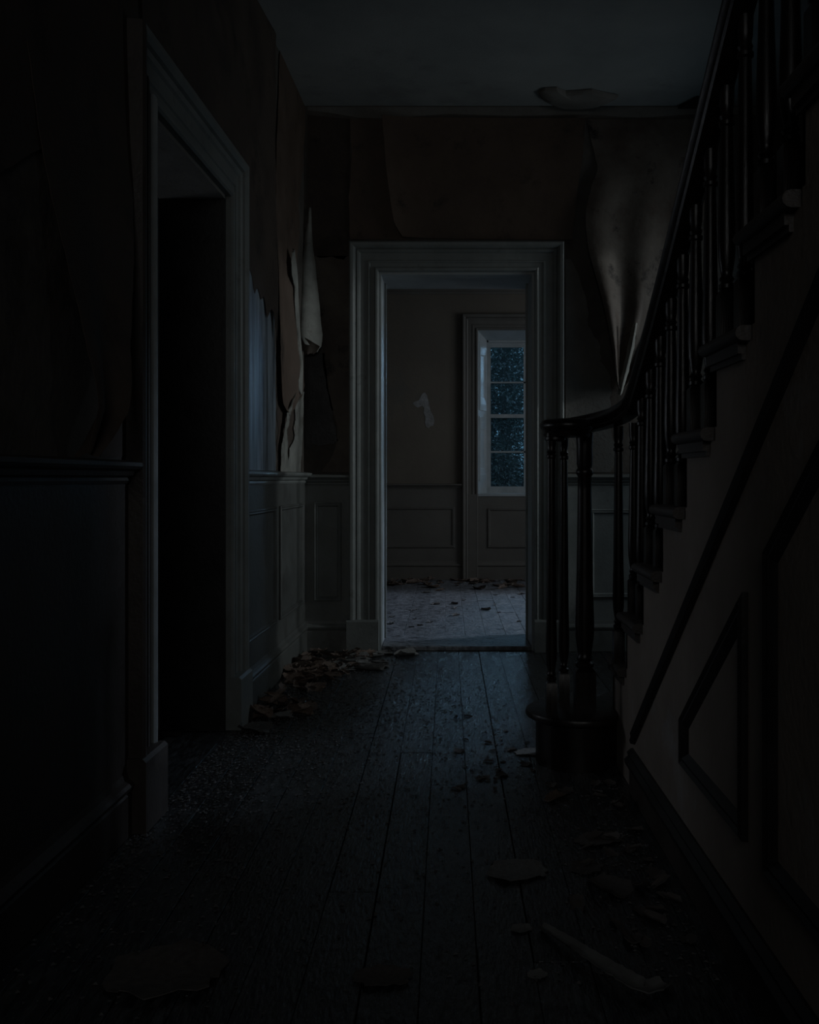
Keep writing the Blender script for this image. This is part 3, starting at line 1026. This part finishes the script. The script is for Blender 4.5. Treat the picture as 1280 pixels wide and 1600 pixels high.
BANDP = [(0, 0), (0.014, 0.003), (0.018, 0.012), (0.012, 0.018), (0.016, 0.030), (0.010, 0.040), (0, 0.042)]
m = MB(SW)
m.rings([[(3.03, o, diag(3.03) + w * 1.2) for o, w in BANDP], [(-0.3, o, diag(-0.3) + w * 1.2) for o, w in BANDP]])
m.build('diagonal_moulding', 'dark_moulding', sp)
m = MB(SW)
SB = [(0, 0), (0.012, 0), (0.012, 0.085), (0.020, 0.090), (0.022, 0.105), (0.014, 0.115), (0.016, 0.125), (0.006, 0.135), (0, 0.135)]
m.hmould(SB, -0.6, 3.06)
m.build('skirting', 'old_paint', sp)
m = MB(SW)
m.hmould([(0.010, 0.086), (0.026, 0.092), (0.028, 0.106), (0.016, 0.116), (0.020, 0.128), (0.006, 0.140), (0.0, 0.140)], -0.6, 3.06)
m.build('skirting_moulding', 'dark_moulding', sp)
PM = [(0, 0), (0, 0.012), (0.008, 0.018), (0.016, 0.012), (0.024, 0.014), (0.034, 0.006), (0.040, 0)]


def dp(y, d=0.0):
    return 0.406 + (2.39 - y) * 0.735 + d


polys = [[(2.39, 0.285), (2.39, 0.406), (1.887, dp(1.887)), (1.887, 0.285)],
         [(1.755, 0.275), (1.755, dp(1.755) - 0.005), (1.05, dp(1.05) - 0.005), (1.05, 0.275)],
         [(0.92, 0.275), (0.92, dp(0.92) - 0.005), (0.25, dp(0.25) - 0.005), (0.25, 0.275)]]
for P in polys:
    MB(SW).frame(P, PM).build('panel_moulding', 'dark_moulding', sp)

# balusters -----------------------------------------------------------------


def baluster_mesh(h):
    m = MB()
    hb = 0.105
    s = 0.0185
    m.rings([[(-s, -s, 0), (s, -s, 0), (s, s, 0), (-s, s, 0)], [(-s, -s, hb), (s, -s, hb), (s, s, hb), (-s, s, hb)],
             [(-s * 0.7, -s * 0.7, hb + 0.008), (s * 0.7, -s * 0.7, hb + 0.008), (s * 0.7, s * 0.7, hb + 0.008), (-s * 0.7, s * 0.7, hb + 0.008)]])
    p = [(0.012, hb + 0.006), (0.0175, hb + 0.012), (0.0175, hb + 0.020), (0.012, hb + 0.025), (0.0165, hb + 0.032), (0.012, hb + 0.040),
         (0.014, hb + 0.05), (0.0185, hb + 0.08), (0.0200, hb + 0.115), (0.0192, hb + 0.16), (0.0175, hb + 0.22), (0.0150, h * 0.72), (0.0132, h - 0.095),
         (0.0130, h - 0.088), (0.0175, h - 0.084), (0.0175, h - 0.076), (0.013, h - 0.072), (0.0165, h - 0.064), (0.013, h - 0.056), (0.0160, h - 0.04), (0.0170, h)]
    m.lathe(p, 0, 0, 12)
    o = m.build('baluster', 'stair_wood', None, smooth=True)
    me = o.data
    bpy.data.objects.remove(o)
    return me


def rail_top(y):                                     # handrail top line over the string
    base = 0.555 + (Y3 - y) * SL + 0.58
    if y > 2.45:                                     # easing down to the level scroll
        t = min(1.0, (y - 2.45) / 0.75)
        base += 0.075 * t * t
    return base


RH = 0.062
XB = 0.612
bm_cache = {}
for n in range(3, NT):
    for k in (0, 1):
        y = nos(n) - 0.045 - k * GO / 2
        h = rail_top(y) - RH + 0.01 - n * RISE
        key = round(h, 3)
        if key not in bm_cache:
            bm_cache[key] = baluster_mesh(h)
        o = bpy.data.objects.new('baluster', bm_cache[key])
        col.objects.link(o)
        o.location = (XB, y, n * RISE)
        adopt(o, st)
y = nos(2) - 0.17
o = bpy.data.objects.new('baluster', baluster_mesh(1.240 - RH - 2 * RISE))
col.objects.link(o)
o.location = (0.585, y, 2 * RISE)
adopt(o, st)
# balusters and newel standing on the curtail step
ZV = 1.205
hv = ZV - RH - RISE + 0.012
mv = baluster_mesh(hv)
for bx, by in ((0.358, 3.32), (0.420, 3.475), (0.455, 3.27), (0.545, 3.47)):
    if (bx, by) in ((0.455, 3.27), (0.545, 3.47)):
        continue
    o = bpy.data.objects.new('baluster', mv)
    col.objects.link(o)
    o.location = (bx, by, RISE)
    adopt(o, st)
m = MB()
s = 0.036
nx, ny = 0.490, 3.44
m.rings([[(nx - s, ny - s, RISE), (nx + s, ny - s, RISE), (nx + s, ny + s, RISE), (nx - s, ny + s, RISE)],
         [(nx - s, ny - s, RISE + 0.125), (nx + s, ny - s, RISE + 0.125), (nx + s, ny + s, RISE + 0.125), (nx - s, ny + s, RISE + 0.125)],
         [(nx - s * .7, ny - s * .7, RISE + 0.137), (nx + s * .7, ny - s * .7, RISE + 0.137), (nx + s * .7, ny + s * .7, RISE + 0.137), (nx - s * .7, ny + s * .7, RISE + 0.137)]])
zz = RISE + 0.13
m.lathe([(0.024, zz), (0.033, zz + 0.012), (0.033, zz + 0.022), (0.025, zz + 0.03), (0.031, zz + 0.04), (0.024, zz + 0.052), (0.027, zz + 0.07), (0.0335, zz + 0.12),
         (0.0345, zz + 0.16), (0.032, zz + 0.24), (0.029, zz + 0.36), (0.0265, zz + 0.52), (0.025, zz + 0.64), (0.025, zz + 0.69), (0.031, zz + 0.70), (0.031, zz + 0.712),
         (0.025, zz + 0.72), (0.029, zz + 0.735), (0.029, zz + 0.80), (0.032, zz + 0.835), (0.032, ZV - RH + 0.02)], nx, ny, 18)
m.build('newel_post', 'stair_wood', st, smooth=True)

# handrail: straight flight, easing, scroll
path = []
y = nos(NT)
while y < 2.46:
    path.append((XB - 0.012, y, rail_top(y)))
    y += 0.2
for yy in (2.5, 2.62, 2.74, 2.86, 2.98):
    path.append((XB - 0.012, yy, rail_top(yy)))
path += [(0.598, 3.08, 1.276), (0.590, 3.17, 1.256), (0.572, 3.27, 1.243), (0.540, 3.37, 1.234), (0.495, 3.45, 1.226), (0.440, 3.485, 1.218), (0.390, 3.46, 1.212),
         (0.362, 3.40, 1.208), (0.362, 3.335, 1.205), (0.398, 3.295, 1.205), (0.445, 3.30, 1.205), (0.470, 3.34, 1.205), (0.455, 3.385, 1.205), (0.42, 3.39, 1.205)]
P = []
for i in range(len(path) - 1):
    for k in range(4):
        P.append(smooth_poly(path, (i + k / 4) / (len(path) - 1)))
P.append(path[-1])
sec = [(-0.022, -RH), (-0.026, -RH + 0.010), (-0.022, -RH + 0.018), (-0.034, -RH + 0.030), (-0.036, -0.020), (-0.028, -0.006), (-0.012, 0.0), (0.012, 0.0), (0.028, -0.006),
       (0.036, -0.020), (0.034, -RH + 0.030), (0.022, -RH + 0.018), (0.026, -RH + 0.010), (0.022, -RH)]
rs = []
for i, p in enumerate(P):
    a, b_ = P[max(i - 1, 0)], P[min(i + 1, len(P) - 1)]
    d = Vector((b_[0] - a[0], b_[1] - a[1], 0)).normalized()
    sd = Vector((-d.y, d.x, 0)) * -1
    rs.append([(p[0] + sd.x * u, p[1] + sd.y * u, p[2] + w) for u, w in sec])
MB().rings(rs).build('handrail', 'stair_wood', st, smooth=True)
m = MB()
m.lathe([(0.030, ZV - RH - 0.016), (0.037, ZV - RH - 0.010), (0.037, ZV - RH - 0.002), (0.028, ZV - RH + 0.004), (0.034, ZV - RH + 0.014)], 0.372, 3.33, 18)
m.build('scroll_cap', 'stair_wood', st, smooth=True)

# ================================================================== DEBRIS


def flake_mesh(name, seed, mat, n=5, curl=0.35, aspect=1.6, jag=0.25, thick=0.02, twist=0.3):
    """a unit-sized torn scrap: curled, with a ragged outline"""
    r = random.Random(seed)
    W = n + 1
    lo = [r.uniform(-jag, jag) for _ in range(W)]
    hi = [r.uniform(-jag, jag) for _ in range(W)]
    el = [r.uniform(-jag, jag) for _ in range(W)]
    er = [r.uniform(-jag, jag) for _ in range(W)]
    front = []
    for j in range(W):
        for i in range(W):
            u, v = i / n * 2 - 1, j / n * 2 - 1
            rnd = 1 - 0.28 * (u * u * v * v)
            x = u * aspect * rnd + (el[j] if i == 0 else er[j] if i == n else 0) * aspect * 0.7
            y = v * rnd + (lo[i] if j == 0 else hi[i] if j == n else 0)
            z = curl * (v * v) + twist * u * v * 0.5 + 0.12 * curl * u * u + r.uniform(-0.03, 0.03)
            front.append((x * 0.5 / aspect, y * 0.5 / aspect, z * 0.5 / aspect))
    zmin = min(p[2] for p in front)
    front = [(x, y, z - zmin + thick) for x, y, z in front]
    back = [(x, y, z - thick) for x, y, z in front]
    N0 = len(front)
    fs = []
    for j in range(n):
        for i in range(n):
            a, b_, c, d = j * W + i, j * W + i + 1, (j + 1) * W + i + 1, (j + 1) * W + i
            fs += [(a, b_, c, d), (N0 + d, N0 + c, N0 + b_, N0 + a)]
    rim = list(range(W)) + [j * W + n for j in range(1, W)] + [n * W + i for i in range(n - 1, -1, -1)] + [j * W for j in range(n - 1, 0, -1)]
    for k in range(len(rim)):
        a, b_ = rim[k], rim[(k + 1) % len(rim)]
        fs.append((a, N0 + a, N0 + b_, b_))
    m = MB()
    m.add(front + back, fs)
    o = m.build(name, mat, None, smooth=True)
    me = o.data
    bpy.data.objects.remove(o)
    return me


FL = {k: [flake_mesh('scrap', 100 + i + 17 * len(k), k, curl=c, aspect=a) for i, (c, a) in enumerate(((0.5, 1.5), (0.8, 2.4), (0.25, 1.2), (0.6, 3.2), (0.4, 1.9)))]
      for k in ('scrap_brown', 'scrap_pale', 'scrap_dim')}


def put(name, me, x, y, z, size, rz, rx=0.0, ry=0.0):
    o = bpy.data.objects.new(name, me)
    col.objects.link(o)
    o.location = (x, y, z)
    o.scale = (size, size, size)
    o.rotation_euler = (rx, ry, rz)
    return o


rd = random.Random(77)
# heap along the left wall and in the corner
for k in range(150):
    t = rd.random()
    if t < 0.62:                                     # corner heap
        y = rd.uniform(4.75, 5.46)
        x = rd.uniform(xl(y) + 0.05, -0.42 + 0.25 * (y - 5.5) + 0.05)
    else:                                            # thinning along the wall
        y = rd.uniform(3.95, 5.0)
        x = xl(y) + 0.06 + abs(rd.gauss(0, 0.09))
    d = min(1, (x - xl(y)) / 0.3)
    z = rd.uniform(0, 0.035) * (1 - 0.6 * d)
    o = put('wallpaper_scrap', rd.choice(FL['scrap_brown']), x, y, z, rd.uniform(0.04, 0.115), rd.uniform(0, 6.28), rd.gauss(0, 0.25), rd.gauss(0, 0.25))
    tag(o, 'curled brown wallpaper scrap in the heap along the foot of left wall', 'paper scrap', 'wallpaper scraps heaped along the left wall')
# pale scraps by the left foot of the doorway
for k in range(16):
    y = rd.uniform(5.0, 5.5)
    x = -0.36 + rd.uniform(-0.12, 0.16) - 0.25 * (5.5 - y)
    o = put('wallpaper_scrap', rd.choice(FL['scrap_pale']), x, y, 0.0, rd.uniform(0.06, 0.15), rd.uniform(-0.5, 0.9), rd.gauss(0, 0.12), 0)
    tag(o, 'pale torn paper scrap on floor at left foot of the doorway', 'paper scrap', 'pale scraps by the doorway')
# scraps under the far wall of the back room
for k in range(70):
    x = rd.uniform(-0.85, 1.1)
    y = YB - 0.05 - abs(rd.gauss(0, 0.32))
    o = put('wallpaper_scrap', rd.choice(FL['scrap_brown']), x, y, ZB, rd.uniform(0.06, 0.16), rd.uniform(0, 6.28), rd.gauss(0, 0.12), rd.gauss(0, 0.12))
    tag(o, 'brown scrap of fallen paper along foot of the far room wall', 'paper scrap', 'scraps under the far window')
for k in range(26):
    x = rd.uniform(-0.6, 0.8)
    y = rd.uniform(6.1, 8.3)
    o = put('plaster_flake', rd.choice(FL['scrap_dim']), x, y, ZB, rd.uniform(0.03, 0.09), rd.uniform(0, 6.28))
    tag(o, 'small plaster flake lying on the floor of the far room', 'plaster flake', 'flakes on the far room floor')
# plaster lumps beside the staircase
for k in range(34):
    y = rd.uniform(2.05, 3.15)
    x = XS - 0.03 - abs(rd.gauss(0, 0.11)) - 0.02
    o = put('plaster_flake', rd.choice(FL['scrap_dim']), x, y, 0.0, rd.uniform(0.025, 0.075), rd.uniform(0, 6.28), rd.gauss(0, 0.2), rd.gauss(0, 0.2))
    tag(o, 'small plaster flake on the floor along the stair skirting', 'plaster flake', 'flakes along the staircase')
for k in range(26):
    y = rd.uniform(3.0, 4.2)
    x = rd.uniform(0.02, 0.30)
    o = put('plaster_flake', rd.choice(FL['scrap_dim']), x, y, 0.0, rd.uniform(0.012, 0.05), rd.uniform(0, 6.28))
    tag(o, 'tiny plaster flake on floorboards left of the bottom step', 'plaster flake', 'flakes by the bottom step')


def gpt(px, py):
    y = F * CAMZ / (py - VY)
    return (px - VX) * y / F, y


FLAT = {k: [flake_mesh('scrap', 300 + i + 13 * len(k), k, n=7, curl=0.07, aspect=a, jag=0.16, thick=0.010, twist=0.05) for i, a in enumerate((1.3, 1.5, 1.15))]
        for k in ('scrap_pale', 'scrap_dim', 'scrap_brown')}
# single pieces that can be told apart
singles = [
    ('paper_scrap', 'scrap_pale', 808, 1362, 0.155, 0.15, 'oval pale paper scrap lying flat on the right floorboards', 2),
    ('paper_scrap', 'scrap_dim', 598, 1527, 0.115, 0.05, 'faint oval scrap on the nearest centre boards', 2),
    ('paper_scrap', 'scrap_pale', 840, 1523, 0.042, 0.6, 'little pale chip near the long curved strip', 2),
    ('plaster_piece', 'scrap_pale', 815, 1451, 0.05, 0.2, 'small pale chip at the tip of the long curved strip', 2),
    ('plaster_piece', 'scrap_dim', 935, 1312, 0.13, 0.4, 'largest broken plaster piece beside the stair skirting', 2),
    ('plaster_piece', 'scrap_dim', 915, 1356, 0.09, 1.2, 'broken plaster piece just below the largest one', 2),
    ('plaster_piece', 'scrap_dim', 950, 1390, 0.12, 2.2, 'dim crumpled plaster piece low beside the stair skirting', 0),
    ('paper_scrap', 'scrap_pale', 829, 1176, 0.12, 0.3, 'pale paper corner poking out beside the round bottom step', 2),
    ('paper_scrap', 'scrap_brown', 868, 1247, 0.09, 0.9, 'reddish scrap on floor below the round bottom step', 4),
    ('paper_scrap', 'scrap_pale', 398, 1142, 0.14, -0.4, 'pale folded paper at the foot of the left door casing', 0),
    ('paper_scrap', 'scrap_pale', 440, 1122, 0.10, 0.3, 'small bluish paper scrap right of the left casing foot', 0),
    ('wallpaper_piece', 'scrap_dim', 260, 1520, 0.24, 0.35, 'large dim wallpaper piece on the near left floor', 2),
]
singles_count = 0
for nm, mt, px, py, size, rz, lab, var in singles:
    x, y = gpt(px, py)
    me = FLAT[mt][singles_count % 3] if var == 2 else FL[mt][var]
    singles_count += 1
    tag(put(nm, me, x, y, 0.0, size, rz), lab, 'paper scrap' if 'paper' in nm else 'plaster piece')
# the long curved strip
pl = [gpt(845, 1452), gpt(880, 1478), gpt(920, 1508), gpt(968, 1538), gpt(1010, 1556), gpt(1040, 1540)]
wd = [0.016, 0.026, 0.034, 0.044, 0.050, 0.030]
m = MB()
rs = []
for k in range(31):
    t = k / 30
    p = smooth_poly(pl, t)
    q = smooth_poly(pl, min(1, t + 0.02))
    q0 = smooth_poly(pl, max(0, t - 0.02))
    d = Vector((q[0] - q0[0], q[1] - q0[1], 0)).normalized()
    sd = Vector((d.y, -d.x, 0))
    w = lerp_poly([(a,) for a in wd], t)[0] * (0.5 + 0.06 * math.sin(k * 2.7))
    lift = 0.004 + 0.012 * math.sin(t * math.pi)
    cs = []
    for u in (-1, -0.4, 0.4, 1):
        cs.append((p[0] + sd.x * w * u, p[1] + sd.y * w * u, lift + 0.010 * u * u))
    for u in (1, 0.4, -0.4, -1):
        cs.append((p[0] + sd.x * w * u, p[1] + sd.y * w * u, lift + 0.010 * u * u - 0.003))
    rs.append(cs)
m.rings(rs)
tag(m.build('paper_strip', 'scrap_pale', None, smooth=True), 'long curved strip of torn paper on the near right floor', 'paper strip')

# crumbs too many to count
m = MB()
rc = random.Random(5)
cnt = 0
while cnt < 7000:
    y = rc.triangular(1.6, 5.45, 4.2)
    x = xl(y) + 0.03 + rc.expovariate(1 / 0.33)
    if x > 0.3:
        continue
    s = rc.uniform(0.002, 0.0085)
    a = rc.uniform(0, 6.28)
    c, sn = math.cos(a), math.sin(a)
    h = rc.uniform(0.2, 0.7) * s
    tri = [(s, 0), (-s * 0.6, s * 0.7), (-s * 0.5, -s * 0.8)]
    vs = [(x + c * u - sn * v, y + sn * u + c * v, 0.0002) for u, v in tri]
    vs.append((x + s * 0.2 * c, y + s * 0.2 * sn, h))
    m.add(vs, [(0, 1, 3), (1, 2, 3), (2, 0, 3), (0, 2, 1)])
    cnt += 1
for k in range(1500):
    y = rc.uniform(1.9, 4.6)
    x = 0.55 - rc.expovariate(1 / 0.16)
    if x > 0.26 and y > 3.15:
        continue
    s = rc.uniform(0.002, 0.008)
    a = rc.uniform(0, 6.28)
    c, sn = math.cos(a), math.sin(a)
    h = rc.uniform(0.2, 0.7) * s
    tri = [(s, 0), (-s * 0.6, s * 0.7), (-s * 0.5, -s * 0.8)]
    vs = [(x + c * u - sn * v, y + sn * u + c * v, 0.0002) for u, v in tri]
    vs.append((x, y, h))
    m.add(vs, [(0, 1, 3), (1, 2, 3), (2, 0, 3), (0, 2, 1)])
tag(m.build('plaster_crumbs', 'crumbs'), 'fine plaster crumbs and dust strewn over the hall floor', 'debris', kind='stuff')

# ================================================================== TREES OUTSIDE


def tree(base, h, rx, rz_, zc, n, seed, label):
    r = random.Random(seed)
    t = tag(empty('garden_tree', base), label, 'tree', 'trees outside the window')
    m = MB()
    m.lathe([(0.16, -0.3), (0.12, 0.4), (0.10, 1.2), (0.07, h * 0.6), (0.02, h * 0.9)], base[0], base[1], 10)
    m.build('trunk', 'bark', t)
    m = MB()
    for i in range(n):
        while True:
            p = Vector((r.uniform(-1, 1), r.uniform(-1, 1), r.uniform(-1, 1)))
            if 0.25 < p.length < 1 and (math.sin(p.x * 7 + seed) * math.sin(p.z * 8) * math.sin(p.y * 7) > -0.16):
                break
        c = Vector((base[0] + p.x * rx, base[1] + p.y * rx * 0.8, zc + p.z * rz_))
        s = r.uniform(0.018, 0.042)
        q = Matrix.Rotation(r.uniform(0, 6.28), 3, 'Z') @ Matrix.Rotation(r.uniform(-1.6, 1.6), 3, 'X') @ Matrix.Rotation(r.uniform(-1.6, 1.6), 3, 'Y')
        vs = [c + q @ Vector(v) for v in ((-s, 0, 0), (0, -s * 0.45, 0.01), (s, 0, 0), (0, s * 0.45, 0.01))]
        m.add([tuple(v) for v in vs], [(0, 1, 2, 3)])
    f = m.build('foliage', 'leaf', t)
    f['kind'] = 'stuff'
    return t


tree((-0.30, 12.6, -0.25), 5.2, 1.30, 2.4, 2.0, 48000, 3, 'leafy dark evergreen filling the left panes of the far window')
tree((1.0, 16.8, -0.25), 5.0, 1.1, 2.6, 2.0, 24000, 8, 'darker tree standing further back beyond the garden')
bush = tree((0.15, 11.3, -0.25), 1.4, 0.85, 1.05, 0.55, 22000, 15, 'low dense bush close under the far window')
bush.name = 'garden_bush'
bush['category'] = 'bush'
del bush['group']
